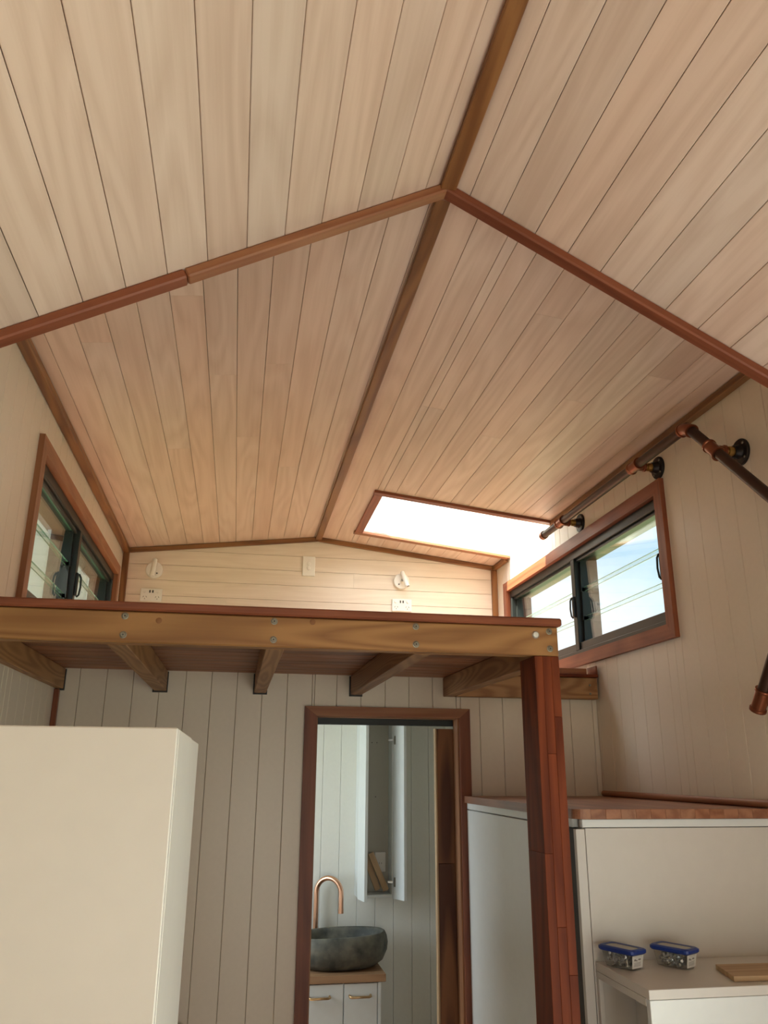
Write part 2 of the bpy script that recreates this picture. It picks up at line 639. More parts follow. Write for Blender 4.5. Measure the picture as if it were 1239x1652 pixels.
d3 = thing('added_side_door', (XR, 0.5, FLOOR), kind='structure')  # unseen glazed door added to bring in side light
for a, b in ((-0.1, -0.03), (0.47, 0.53), (1.03, 1.1)):
    box('added_door_stile', (XR + 0.02, a, FLOOR), (XR + 0.07, b, 1.95), ALU, d3, 0.002, 'z')
for a, b in ((FLOOR, FLOOR + 0.1), (1.87, 1.95)):
    box('added_door_rail', (XR + 0.022, -0.03, a), (XR + 0.068, 1.03, b), ALU, d3, 0.002, 'y')
box('added_door_glass', (XR + 0.043, -0.03, FLOOR + 0.1), (XR + 0.048, 0.47, 1.87), GLASS, d3)
box('added_door_glass', (XR + 0.043, 0.53, FLOOR + 0.1), (XR + 0.048, 1.03, 1.87), GLASS, d3)

# ---- ceiling -----------------------------------------------------
def slab(pts, up=0.03):
    return pts, V((0, 0, up))


cm = bmesh.new()


def add_slab(bm, q, t=0.03):
    a = [bm.verts.new(V(p)) for p in q]
    b = [bm.verts.new(V(p) + V((0, 0, t))) for p in q]
    bm.faces.new(a[::-1]); bm.faces.new(b)
    for i in range(4):
        bm.faces.new((a[i], a[(i + 1) % 4], b[(i + 1) % 4], b[i]))


TB = 0.0135
SKX0, SKY0, SKY1 = 0.625, 3.585, 4.235
for xa, xb, ya, yb, fz in ((XL - 0.1, RX, YE - 0.1, YK + 0.02, near_z), (RX, XR + 0.1, YE - 0.1, YK + 0.02, near_z),
                           (XL - 0.1, RX, YK, YG + 0.1, far_z), (RX, SKX0 - 0.011, YK, YG + 0.1, far_z),
                           (SKX0 - 0.011, XR + 0.1, YK, SKY0 - 0.011, far_z), (SKX0 - 0.011, XR + 0.1, SKY1 + 0.011, YG + 0.1, far_z)):
    add_slab(cm, [(xa, ya, fz(xa) + TB), (xb, ya, fz(xb) + TB), (xb, yb, fz(xb) + TB), (xa, yb, fz(xa) + TB)])
ceiling = link('ceiling', mesh_from(cm, BACK, 'ceiling'))
ceiling['kind'] = 'structure'
fas = bmesh.new()
# vertical triangles between the steep ceiling and the dormer ceiling (face the loft)
for sgn, xw in ((-1, XL - 0.1), (1, XR + 0.1)):
    vs = [(RX, ZR), (xw, far_z(xw) + 0.03), (xw, near_z(xw) - 0.0)]
    a = [fas.verts.new((p, YK - 0.012, z)) for p, z in vs]
    b = [fas.verts.new((p, YK - 0.002, z)) for p, z in vs]
    fas.faces.new(a); fas.faces.new(b[::-1])
    for i in range(3):
        fas.faces.new((a[i], a[(i + 1) % 3], b[(i + 1) % 3], b[i]))
link('dormer_fascia', mesh_from(fas, PAINT, 'fascia'), ceiling)

GAPC = 0.0013
nL = V((SLN, 0, -1)).normalized(); nR = V((-SLN, 0, -1)).normalized()
fL = V((SLF, 0, -1)).normalized(); fR = V((-SLF, 0, -1)).normalized()


def ceil_boards(x0, pitch, count, fz, nrm, ya, yb, hyp, joints, hole=None, xlim=None):
    """Boards running along Y, seams at x0 + k*pitch."""
    for k in range(count):
        a, b = sorted((x0 + k * pitch, x0 + (k + 1) * pitch))
        if xlim:
            a, b = max(a, xlim[0]), min(b, xlim[1])
        if b - a < 0.006:
            continue
        subs = [(a, b, None)]
        if hole and b > hole[0]:
            subs = []
            if a < hole[0] - 0.004:
                subs.append((a, hole[0], None))
            subs.append((max(a, hole[0]), b, hole))
        for p, q, h in subs:
            xm = (p + q) / 2
            runs = [(ya, yb)]
            if h:
                runs = [(ya, h[1]), (h[2], yb)]
            cuts = [j for (kk, j) in joints if kk == k]
            out = []
            for r0, r1 in runs:
                es = [r0] + sorted(c for c in cuts if r0 < c < r1) + [r1]
                out += list(zip(es[:-1], es[1:]))
            for r0, r1 in out:
                board('ceiling_board', (xm, r0, fz(xm)), (xm, r1 - 0.0006, fz(xm)), (q - p) * hyp - GAPC, nrm, CEIL, ceiling)


hn = math.sqrt(1 + SLN ** 2); hf = math.sqrt(1 + SLF ** 2)
ceil_boards(0.353 + 0.0785, -0.0785, 15, near_z, nL, YE, YK - 0.013, hn, [(3, 0.2), (7, -0.4), (9, 0.5)], xlim=(XL, RX))
ceil_boards(0.458 - 0.0768, 0.0768, 15, near_z, nR, YE, YK - 0.013, hn, [(2, 0.1), (6, 0.8), (8, -0.2)], xlim=(RX, XR))
ceil_boards(0.381 + 0.09, -0.09, 13, far_z, fL, YK, YG, hf, [(4, 2.35), (6, 2.42), (5, 2.95), (7, 1.95), (8, 3.05), (10, 2.2), (3, 3.3)], xlim=(XL, RX))
ceil_boards(0.416 - 0.0895, 0.0895, 13, far_z, fR, YK, YG, hf, [(3, 2.6), (5, 1.9), (6, 2.75), (8, 2.35), (10, 2.1)],
            hole=(SKX0, SKY0, SKY1), xlim=(RX, XR))

# ridge and junction trims
t1 = stick('trim_1', (RX + 0.003, YE, ZR - 0.016), (RX + 0.003, YK - 0.02, ZR - 0.016), 0.036, 0.016, RIDGE, None, bev=0.002)
t2 = stick('trim_2', (RX + 0.003, YK + 0.02, ZR - 0.012), (RX + 0.003, YG - 0.012, ZR - 0.012), 0.036, 0.014, RIDGE, None, bev=0.002)
for t in (t1, t2):
    t['kind'] = 'structure'
t3 = thing('trim_3', (RX, YK, ZR), kind='structure')


def batten(x_in, x_out, mat, nrm):
    a = V((x_in, YK - 0.004, near_z(x_in)))
    b = V((x_out, YK - 0.004, near_z(x_out)))
    stick('batten', a, b, 0.034, 0.022, mat, t3, up=-nrm, bev=0.0035, off=-0.011)


batten(RX, -0.165, REDL, nL)
batten(-0.166, XL, RED, nL)
batten(RX, XR, RED, nR)

# gable end, lined with horizontal boards
gb = bmesh.new()
for lo, hi in (((XL - 0.1, YG + 0.011, FLOOR - 0.1), (XR + 0.1, YG + 0.1, 3.0)),):
    r = bmesh.ops.create_cube(gb, size=1.0)
    for v in r['verts']:
        v.co = V([lo[i] + (v.co[i] + 0.5) * (hi[i] - lo[i]) for i in range(3)])
wall_f = link('wall_far', mesh_from(gb, BACKW, 'wall_far'))
wall_f['kind'] = 'structure'
z = 2.562 - 0.0875 * 7
k = 0
while z < ZR:
    z0, z1 = max(z, 2.03), min(z + 0.0875, ZR - 0.002)
    z += 0.0875
    k += 1
    if z1 - z0 < 0.01:
        continue
    if z0 < far_z(XR):
        xa, xb = XL, XR
    else:
        hw = (ZR - z0) / SLF
        xa, xb = max(XL, RX - hw), min(XR, RX + hw)
    hw1 = (ZR - z1) / SLF
    xa1, xb1 = max(XL, RX - hw1), min(XR, RX + hw1)
    js = {9: [0.62], 7: [-0.1], 5: [0.9]}.get(k, [])
    if xa1 > xa + 0.001 or xb1 < xb - 0.001:
        pts = [(xa, YG, z0 + 0.0008), (xb, YG, z0 + 0.0008), (xb1, YG, z1 - 0.0008), (xa1, YG, z1 - 0.0008)]
        gprism('wall_board', pts, (0, 0.011, 0), GAB, wall_f, (1, 0, 0))
    else:
        es = [xa] + js + [xb]
        for p, q in zip(es[:-1], es[1:]):
            board('wall_board', (p, YG, (z0 + z1) / 2), (q - 0.0006, YG, (z0 + z1) / 2), z1 - z0 - 0.0014, (0, -1, 0), GAB, wall_f)
# lower part of the same wall: bathroom lining, vertical
x = 0.471 - 0.097 * 12
while x < XR:
    a, b = max(x, XL), min(x + 0.097, XR)
    x += 0.097
    if b - a > 0.01:
        board('wall_board', ((a + b) / 2, YG, FLOOR), ((a + b) / 2, YG, 1.93), b - a - 0.0012, (0, -1, 0), PAINTB, wall_f, ch=0.0016)

# door wall
dm = bmesh.new()
DX0, DX1, DZ = 0.296, 0.893, 1.852
for lo, hi in (((XL, YD + 0.011, FLOOR), (DX0, YD + 0.066, 2.0)), ((DX1, YD + 0.011, FLOOR), (XR, YD + 0.066, 2.0)), ((DX0, YD + 0.011, DZ), (DX1, YD + 0.066, 2.0))):
    r = bmesh.ops.create_cube(dm, size=1.0)
    for v in r['verts']:
        v.co = V([lo[i] + (v.co[i] + 0.5) * (hi[i] - lo[i]) for i in range(3)])
wall_d = link('wall_middle', mesh_from(dm, BACKW, 'wall_middle'))
wall_d['kind'] = 'structure'
x = -0.598 - 0.0982
while x < XR:
    a, b = max(x, XL), min(x + 0.0982, XR)
    x += 0.0982
    es = sorted({a, b} | {e for e in (DX0, DX1) if a < e < b})
    for p, q in zip(es[:-1], es[1:]):
        if q - p < 0.006:
            continue
        mid = (p + q) / 2
        z0 = DZ if DX0 < mid < DX1 else FLOOR
        board('wall_board', (mid, YD, z0), (mid, YD, 2.012), q - p - 0.0012, (0, -1, 0), PAINT, wall_d, ch=0.0016)

# door opening: architraves, jambs, track and the recycled timber leaf
door = thing('door_1', (0.59, YD + 0.03, FLOOR), kind='structure')
AO0, AO1, AOZ = 0.259, 0.927, 1.886
AI0, AI1, AIZ = 0.306, 0.884, 1.850
YA = YD - 0.016
gprism('architrave', [(AO0, YD, FLOOR), (AI0, YD, FLOOR), (AI0, YD, AIZ), (AO0, YD, AOZ)], (0, -0.016, 0), RED, door, (0, 0, 1))
gprism('architrave', [(AO1, YD, FLOOR), (AI1, YD, FLOOR), (AI1, YD, AIZ), (AO1, YD, AOZ)], (0, -0.016, 0), RED, door, (0, 0, 1))
gprism('architrave', [(AO0, YD, AOZ), (AO1, YD, AOZ), (AI1, YD, AIZ), (AI0, YD, AIZ)], (0, -0.016, 0), REDL, door, (1, 0, 0))
box('door_jamb', (DX0, YD, FLOOR), (AI0 + 0.006, YD + 0.072, DZ), JAMB, door, 0.001, 'z')
box('door_jamb', (AI1 - 0.006, YD, FLOOR), (DX1, YD + 0.072, DZ), JAMB, door, 0.001, 'z')
box('door_head', (AI0, YD, AIZ - 0.004), (AI1, YD + 0.066, AIZ + 0.006), JAMB, door, 0.001, 'x')
box('sliding_track', (DX0 - 0.1, YD + 0.074, 1.822), (XR - 0.02, YD + 0.104, 1.875), ALU, door, 0.002, 'x')
# leaf of laminated recycled timber, partly across the opening
zz = FLOOR + 0.02
lx0 = 0.812
cuts_z = [FLOOR + 0.02, 0.70, 1.30, 1.812]
for i in range(len(cuts_z) - 1):
    ox = random.uniform(-0.006, 0.006)
    box('door_stave', (lx0, YD + 0.080, cuts_z[i]), (lx0 + 0.075 + ox, YD + 0.112, cuts_z[i + 1] - 0.001), RUST, door, 0.001, 'z')
    box('door_stave', (lx0 + 0.076 + ox, YD + 0.080, cuts_z[i]), (lx0 + 0.21, YD + 0.112, cuts_z[i + 1] - 0.001), RUST, door, 0.001, 'z')
box('door_stave', (lx0 + 0.211, YD + 0.080, FLOOR + 0.02), (1.45, YD + 0.112, 1.812), RUST, door, 0.001, 'z')
box('door_edge_strip', (lx0 - 0.007, YD + 0.080, FLOOR + 0.02), (lx0 - 0.0005, YD + 0.112, 1.812), OFFC, door, 0.001, 'z')
for z0 in (1.725, 1.63):
    box('door_bracket', (0.885, YD + 0.070, z0), (0.905, YD + 0.0795, z0 + 0.045), BLK, door, 0.002, 'z')

# eave, corner and gable trims
def trim(n, p0, p1, wd, th, mat=RIDGE, up=(0, 0, 1), off=0.0):
    o = stick(n, p0, p1, wd, th, mat, None, up=up, bev=0.002, off=off)
    o['kind'] = 'structure'
    return o


trim('trim_4', (XL + 0.018, YK, far_z(XL) - 0.014), (XL + 0.018, YG, far_z(XL) - 0.014), 0.034, 0.026)
trim('trim_5', (XR - 0.014, YK, far_z(XR) - 0.012), (XR - 0.014, SKY0 - 0.03, far_z(XR) - 0.012), 0.028, 0.024)
trim('trim_6', (XR - 0.014, SKY1 + 0.04, far_z(XR) - 0.012), (XR - 0.014, YG, far_z(XR) - 0.012), 0.028, 0.024)
trim('trim_7', (XL + 0.034, YG - 0.009, far_z(XL + 0.034) - 0.015), (RX, YG - 0.009, ZR - 0.014), 0.018, 0.026)
trim('trim_8', (RX, YG - 0.009, ZR - 0.014), (XR - 0.02, YG - 0.009, far_z(XR - 0.02) - 0.015), 0.018, 0.026)
trim('trim_9', (XL + 0.017, YG - 0.009, 2.03), (XL + 0.017, YG - 0.009, far_z(XL) - 0.027), 0.034, 0.018, up=(0, 1, 0))
trim('trim_10', (XR - 0.017, YG - 0.009, 2.03), (XR - 0.017, YG - 0.009, far_z(XR) - 0.025), 0.034, 0.018, up=(0, 1, 0))
trim('trim_11', (XL + 0.009, YD - 0.012, FLOOR + 0.9), (XL + 0.009, YD - 0.012, 1.93), 0.018, 0.024, RED, up=(0, 1, 0))

# ---- skylight ----------------------------------------------------
sky = thing('window_3', (1.06, 3.9, 3.1), kind='structure')
ZT = 3.2
n_ = 9
for i in range(n_):
    a = SKX0 + (XR - SKX0) * i / n_
    b = SKX0 + (XR - SKX0) * (i + 1) / n_
    mid = (a + b) / 2
    board('shaft_board', (mid, SKY1, far_z(mid) - 0.004), (mid, SKY1, ZT), b - a - 0.0012, (0, -1, 0), PAINTB, sky, ch=0.002)
    board('shaft_board', (mid, SKY0, far_z(mid) - 0.004), (mid, SKY0, ZT), b - a - 0.0012, (0, 1, 0), PAINTB, sky, ch=0.002)
for i in range(7):
    a = SKY0 + (SKY1 - SKY0) * i / 7
    b = SKY0 + (SKY1 - SKY0) * (i + 1) / 7
    board('shaft_board', (SKX0, (a + b) / 2, far_z(SKX0)), (SKX0, (a + b) / 2, ZT), b - a - 0.0012, (1, 0, 0), PAINTB, sky, ch=0.002)
# curb frame outside and pane
for lo, hi in (((SKX0 - 0.06, SKY0 - 0.06, 2.96), (SKX0 - 0.012, SKY1 + 0.06, ZT + 0.01)), ((XR + 0.012, SKY0 - 0.06, 3.0), (XR + 0.06, SKY1 + 0.06, ZT + 0.01)),
               ((SKX0 - 0.012, SKY0 - 0.06, 2.96), (XR + 0.012, SKY0 - 0.012, ZT + 0.01)), ((SKX0 - 0.012, SKY1 + 0.012, 2.96), (XR + 0.012, SKY1 + 0.06, ZT + 0.01))):
    box('skylight_curb', lo, hi, BACKG, sky)
box('skylight_pane', (SKX0 - 0.012, SKY0 - 0.012, ZT + 0.002), (XR + 0.012, SKY1 + 0.012, ZT + 0.008), GLASS, sky)
TW = 0.042
stick('skylight_trim', (SKX0 - TW, SKY0 - TW / 2 + 0.004, far_z(SKX0 - TW)), (XR - 0.001, SKY0 - TW / 2 + 0.004, far_z(XR)), TW, 0.014, RED, sky, bev=0.0015, off=-0.006)
stick('skylight_trim', (SKX0 - TW, SKY1 + TW / 2 - 0.004, far_z(SKX0 - TW)), (XR - 0.001, SKY1 + TW / 2 - 0.004, far_z(XR)), TW, 0.014, REDL, sky, bev=0.0015, off=-0.006)
stick('skylight_trim', (SKX0 - TW / 2 + 0.004, SKY0 + 0.004, far_z(SKX0 - TW / 2)), (SKX0 - TW / 2 + 0.004, SKY1 - 0.004, far_z(SKX0 - TW / 2)), TW, 0.014, RED, sky, up=-fR, bev=0.0015, off=-0.006)


# ---- louvre windows ----------------------------------------------
def window(name, X, s, tmat, ymull):
    """s = +1 on the right wall, -1 on the left; inner plane at X, outside towards s*X."""
    y0, y1, z0, z1 = 2.575, 4.28, 2.143, 2.622
    w_ = thing(name, (X, (y0 + y1) / 2, z0), kind='structure')
    o = 0.052
    d = (-s * 0.018, 0, 0)
    P = lambda y, z: (X, y, z)
    gprism('window_trim', [P(y0 - o, z1 + o), P(y1 + o, z1 + o), P(y1, z1), P(y0, z1)], d, tmat, w_, (0, 1, 0))
    gprism('window_trim', [P(y0 - o, z0 - o), P(y1 + o, z0 - o), P(y1, z0), P(y0, z0)], d, tmat, w_, (0, 1, 0))
    gprism('window_trim', [P(y0 - o, z0 - o), P(y0, z0), P(y0, z1), P(y0 - o, z1 + o)], d, tmat, w_, (0, 0, 1))
    gprism('window_trim', [P(y1 + o, z0 - o), P(y1, z0), P(y1, z1), P(y1 + o, z1 + o)], d, tmat, w_, (0, 0, 1))
    # timber reveal lining
    xa, xb = X, X + s * 0.016
    for lo, hi, ax in (((xa, y0 - 0.01, z0 - 0.01), (xb, y0, z1 + 0.01), 'z'), ((xa, y1, z0 - 0.01), (xb, y1 + 0.01, z1 + 0.01), 'z'),
                       ((xa, y0, z1), (xb, y1, z1 + 0.01), 'y'), ((xa, y0, z0 - 0.01), (xb, y1, z0), 'y')):
        box('reveal_lining', [min(lo[i], hi[i]) for i in range(3)], [max(lo[i], hi[i]) for i in range(3)], tmat, w_, 0, ax)

    def fb(nm, xo0, xo1, ya, yb, za, zb, mat, bev=0.002, ax='y'):
        a, b = X + s * xo0, X + s * xo1
        return box(nm, (min(a, b), ya, za), (max(a, b), yb, zb), mat, w_, bev, ax)
    D = 0.12
    fb('frame_head', 0.004, D, y0, y1, z1 - 0.038, z1, ALU)
    fb('frame_head', 0.016, 0.030, y0, y1, z1 - 0.052, z1 - 0.038, ALU)
    fb('frame_sill', 0.004, D, y0, y1, z0, z0 + 0.022, ALUS)
    fb('frame_sill', 0.012, 0.050, y0, y1, z0 + 0.022, z0 + 0.056, ALUS)
    fb('frame_jamb', 0.004, D, y0, y0 + 0.014, z0 + 0.022, z1 - 0.038, ALU, ax='z')
    fb('frame_jamb', 0.004, D, y1 - 0.030, y1, z0 + 0.022, z1 - 0.038, ALU, ax='z')
    fb('frame_mullion', 0.004, D, ymull - 0.020, ymull + 0.020, z0 + 0.022, z1 - 0.038, ALU, ax='z')
    bays = ((y0 + 0.014, ymull - 0.020), (ymull + 0.020, y1 - 0.030))
    zs = [z0 + 0.040, 2.305, 2.437, z1 - 0.052]
    for ya, yb in bays:
        for i in range(3):
            za, zb = zs[i] - 0.006, zs[i + 1] + 0.010
            # blade leans: bottom edge outwards, top edge inwards
            pm = V((X + s * 0.040, 0, (za + zb) / 2))
            lean = 0.03
            hh = (zb - za) / 2
            up = V((-s * lean, 0, 1)).normalized()
            nr = V((s * 1, 0, lean)).normalized()
            A = V((pm.x, ya + 0.014, pm.z)); B = V((pm.x, yb - 0.014, pm.z))
            bl = stick('louvre_blade', A, B, 0.005, hh * 2, GLASS, w_, up=up)
            for e in (-1, 1):
                stick('blade_edge', A + up * e * hh, B + up * e * hh, 0.0052, 0.0012, EDGE, bl, up=up)
            # end clips, wider at the foot of each blade
            for yy, sg in ((ya, 1), (yb, -1)):
                q = [(-0.010, hh), (0.012, hh), (0.026, -hh), (-0.014, -hh)]
                pts = [V((X + s * (0.040 + a_), yy, pm.z + b_)) for a_, b_ in q]
                prism('blade_clip', pts, (0, sg * 0.016, 0), ALU, w_)
        # lever latch on the jamb nearer the camera-side end of the far bay / end of near bay
    for yl in ((ymull, 2.595) if s > 0 else (ymull,)):
        zc = 2.36
        xi = X - s * 0.002
        h = fb('louvre_lever', -0.006, 0.006, yl - 0.010, yl + 0.010, zc - 0.045, zc + 0.05, ALU, 0.003, 'z')
        tube('lever_loop', [V((xi - s * 0.004, yl, zc - 0.05)), V((xi - s * 0.012, yl, zc - 0.042)), V((xi - s * 0.016, yl, zc - 0.01)),
                            V((xi - s * 0.014, yl, zc + 0.03)), V((xi - s * 0.006, yl, zc + 0.045))], 0.004, ALU, h, 8)
    return w_


win_r = window('window_1', XR, 1, RED, 3.395)
win_l = window('window_2', XL, -1, REDL, 3.36)
# bathroom window frame, and the unseen side window added for its light
for nm, (ya, yb, za, zb) in (('window_4', (3.5, 4.2, 1.0, 1.72)), ('added_side_window', (-2.2, -1.1, 0.9, 1.85))):
    w_ = thing(nm, (XL, (ya + yb) / 2, za), kind='structure')
    for lo, hi, ax in (((ya, za), (ya + 0.04, zb), 'z'), ((yb - 0.04, za), (yb, zb), 'z'), ((ya + 0.04, za), (yb - 0.04, za + 0.04), 'y'), ((ya + 0.04, zb - 0.04), (yb - 0.04, zb), 'y')):
        box('window_frame', (XL - 0.08, lo[0], lo[1]), (XL - 0.02, hi[0], hi[1]), ALU, w_, 0.002, ax)
    box('window_pane', (XL - 0.052, ya + 0.04, za + 0.04), (XL - 0.047, yb - 0.04, zb - 0.04), GLASS, w_)

# ================================================================== LOFT
YB = 1.97
loft = thing('loft_platform', (0.07, YB, 1.933), 'timber sleeping loft platform with honey pine front beam, joists and a red hardwood nosing', 'loft')
XBE = 0.812
JZ0, JZ1 = 1.933, 2.008
beam = box('front_beam', (XL + 0.001, YB, JZ0), (XBE, YB + 0.045, JZ1), PINE, loft, 0.003, 'x')
box('nosing', (XL + 0.001, YB - 0.010, JZ1 + 0.001), (XBE + 0.010, YB + 0.06, JZ1 + 0.022), RED, loft, 0.004, 'x')
for sx in (-0.279, 0.0755, 0.4325, 0.7885):
    for sz in (1.996, 1.951):
        p = V((sx, YB + 0.001, sz))
        sc_ = revolve('screw', [(0, -0.0045), (0.0055, -0.0045), (0.0062, -0.0025), (0.0085, -0.002), (0.009, 0.0)], p, (0, 1, 0), SCREWM, beam, 14)
        s2_ = revolve('screw', [(0, -0.0052), (0.0022, -0.0052), (0.0022, -0.004)], p, (0, 1, 0), HOLE, beam, 6, False)
revolve('coach_bolt', [(0, -0.006), (0.007, -0.0055), (0.0095, -0.003), (0.0105, 0.0)], (0.751, YB + 0.001, 1.986), (0, 1, 0), STEEL, beam, 18)
tag(bpy.data.objects['coach_bolt'], 'bright round zinc bolt head')
# knots in the beam
KNOT = wood('pine_knot', (0.22, 0.09, 0.03), (0.12, 0.045, 0.018), rough=0.55, var=0.05)
for kx, kz in ((-0.20, 1.988), (0.17, 1.998)):
    revolve('knot', [(0, -0.0006), (0.006, -0.0005), (0.0085, 0.0004)], (kx, YB, kz), (0, 1, 0), KNOT, beam, 14)

for a, b in ((XL + 0.001, -0.652), (-0.322, -0.275), (0.059, 0.105), (0.439, 0.483)):
    box('joist', (a, YB + 0.046, JZ0), (b, YD - 0.004, JZ1), PINED, loft, 0.002)
    box('joist_end_shade', (a - 0.005 if a > -0.6 else a, YD - 0.006, JZ0 - 0.006), (b + 0.004, YD - 0.001, JZ1 - 0.002), HOLE, loft)  # dark plate painting the shadowed gap around each joist end
box('joist', (0.820, YB + 0.13, JZ0), (0.864, YD - 0.004, JZ1), PINED, loft, 0.002)
box('trimmer', (0.866, YD - 0.046, JZ0), (XR - 0.012, YD - 0.002, JZ1 + 0.012), PINED, loft, 0.002, 'x')
box('tread_edge', (0.866, YD - 0.060, JZ1 + 0.013), (XR - 0.012, YD + 0.03, JZ1 + 0.026), POST, loft, 0.002, 'x')
box('tread_upstand', (0.866, YD + 0.01, JZ1 + 0.027), (XR - 0.03, YD + 0.03, JZ1 + 0.058), REDL, loft, 0.002, 'x')
box('tread_upstand', (XR - 0.020, YD - 0.058, JZ1 + 0.027), (XR - 0.012, YD + 0.03, JZ1 + 0.062), RED, loft, 0.002)
for sx, sz in ((1.44, 1.99), (1.44, 1.955)):
    revolve('screw', [(0, -0.002), (0.004, -0.002), (0.005, 0.0)], (sx, YD - 0.046, sz), (0, 1, 0), SCREWM, loft, 10)
# floor of the loft: boards across, visible from beneath
y = YB + 0.062
k = 0
while y < YG - 0.01:
    y2 = min(y + 0.088, YG - 0.002)
    x1 = XBE + 0.052 if y2 < YD + 0.02 else XR - 0.002
    if y < YD + 0.02 < y2:
        x1 = XBE + 0.052
    if y < YB + 0.13:
        x1 = XBE
    box('loft_floorboard', (XL + 0.001, y + 0.0005, JZ1 + 0.002), (x1, y2 - 0.0005, JZ1 + 0.021), DECK, loft, 0.004, 'x')
    y = y2
    k += 1
box('bounce_sheet', (XL + 0.012, YB + 0.062, JZ1 + 0.0215), (XBE - 0.006, YD - 0.065, JZ1 + 0.0255), plain('bounce_sheet_warm', (0.62, 0.40, 0.29), 0.5), loft)  # unseen sheet added to bounce warm light up to the loft ceiling
box('bounce_sheet', (XL + 0.012, YD + 0.032, JZ1 + 0.0215), (XR - 0.03, YG - 0.02, JZ1 + 0.0255), plain('bounce_sheet_warm', (0.62, 0.40, 0.29), 0.5), loft)
# ceiling of the bathroom beneath the loft
bc = box('trim_12', (XL + 0.001, YD + 0.067, 1.935), (XR - 0.001, YG, 2.006), PAINTB, None)
bc['kind'] = 'structure'

# ---- post --------------------------------------------------------
post = thing('timber_post', (0.779, 2.03, FLOOR), 'dark red laminated hardwood post holding up the right end of the loft beam', 'post')
PX = [0.746, 0.7675, 0.7905, 0.812]
PY0, PY1 = YB + 0.002, YB + 0.115
zcuts = [[FLOOR, 0.75, 1.46, 1.932], [FLOOR, 0.95, 1.30, 1.69, 1.932], [FLOOR, 0.6, 1.20, 1.78, 1.932]]
for i in range(3):
    for a, b in zip(zcuts[i][:-1], zcuts[i][1:]):
        box('lamination', (PX[i], PY0, a), (PX[i + 1] - 0.0002, PY1, b - 0.0002), POST, post, 0.0008, 'z')

# ================================================================== JOINERY RIGHT: storage steps
tall = thing('storage_cabinet', (1.2, 2.7, FLOOR), 'tall white storage cabinet with timber top between the doorway and right wall', 'cabinet')
CX, CY, CZ = 0.905, 2.155, 1.527
box('side_panel', (CX + 0.018, CY + 0.001, FLOOR), (CX + 0.036, YD - 0.018, CZ - 0.001), CAB, tall, 0.001, 'z')
box('top_rail', (CX, CY + 0.02, CZ - 0.022), (CX + 0.017, YD - 0.018, CZ), CABB, tall, 0.001)
box('door', (CX, CY + 0.05, FLOOR + 0.05), (CX + 0.017, YD - 0.032, CZ - 0.025), CABB, tall, 0.0015, 'z')
box('scribe_strip', (CX, YD - 0.029, FLOOR), (CX + 0.017, YD - 0.018, CZ - 0.025), CAB, tall, 0.001, 'z')
box('front_panel', (CX + 0.02, CY, FLOOR), (XR - 0.002, CY - 0.016, CZ - 0.022), CAB, tall, 0.001, 'z')
box('front_rail', (CX + 0.012, CY, CZ - 0.020), (XR - 0.002, CY - 0.018, CZ), CABB, tall, 0.001, 'x')
box('edge_stile', (CX - 0.007, CY - 0.017, FLOOR), (CX + 0.018, CY - 0.001, CZ - 0.024), CAB, tall, 0.001, 'z')
box('shade_gap_strip', (CX - 0.005, CY - 0.0005, FLOOR), (CX + 0.017, CY + 0.046, CZ - 0.024), HOLE, tall, 0, 'z')  # dark strip painting the shaded gap between post and cabinet
box('back_panel', (CX + 0.04, YD - 0.03, FLOOR), (XR - 0.002, YD - 0.018, CZ - 0.022), CAB, tall)
# timber top made of staves running towards the door wall
sx = CX - 0.010
i = 0
while sx < XR - 0.01:
    s2 = min(sx + 0.043, XR - 0.001)
    if i == 0:
        bm = bmesh.new()
        pts = []
        y_f, y_b, xa, xb = CY - 0.030, YD - 0.018, sx, s2
        R_ = 0.030
        for t in range(7):
            an = math.pi + t / 6 * math.pi / 2
            pts.append((xa + R_ + R_ * math.cos(an), y_f + R_ + R_ * math.sin(an), CZ + 0.001))
        pts += [(xb - 0.0003, y_f, CZ + 0.001), (xb - 0.0003, y_b, CZ + 0.001), (xa, y_b, CZ + 0.001)]
        gprism('stave', pts, (0, 0, 0.025), SLAB, tall, (0, 1, 0))
    else:
        box('stave', (sx, CY - 0.030, CZ + 0.001), (s2 - 0.0003, YD - 0.018, CZ + 0.026), SLAB, tall, 0.0006)
    sx = s2
    i += 1

rod = tube('timber_rod', [(XR - 0.016, 3.19, CZ + 0.0375), (XR - 0.016, 1.9, CZ + 0.0375)], 0.011, REDL, None, 14)
tag(rod, 'long round brown timber rod lying along the back of the cabinet top', 'rod')

step = thing('step_cabinet', (1.2, 2.0, FLOOR), 'low white storage step box with open cubby side in front of tall cabinet', 'cabinet')
SY0, SY1, SZ = 1.86, CY - 0.019, 1.191
SX0, SX1 = 0.928, XR - 0.002
box('top_panel', (SX0, SY0, SZ - 0.020), (SX1, SY1, SZ), CAB, step, 0.001, 'x')
box('front_panel', (SX0 + 0.001, SY0 + 0.001, FLOOR), (SX1, SY0 + 0.018, SZ - 0.021), CABB, step, 0.001, 'z')
box('divider', (1.35, SY0 + 0.019, FLOOR), (1.366, SY1, SZ - 0.021), CAB, step, 0, 'z')
box('inner_back', (SX0 + 0.10, SY0 + 0.019, FLOOR), (SX0 + 0.114, SY1, SZ - 0.021), CAB, step, 0, 'z')
box('cubby_rail', (SX0, SY0 + 0.019, SZ - 0.036), (SX0 + 0.012, SY1, SZ - 0.0205), CAB, step, 0.0005)
box('cubby_stile', (SX0, SY1 - 0.012, FLOOR), (SX0 + 0.012, SY1, SZ - 0.037), CAB, step, 0.0005, 'z')

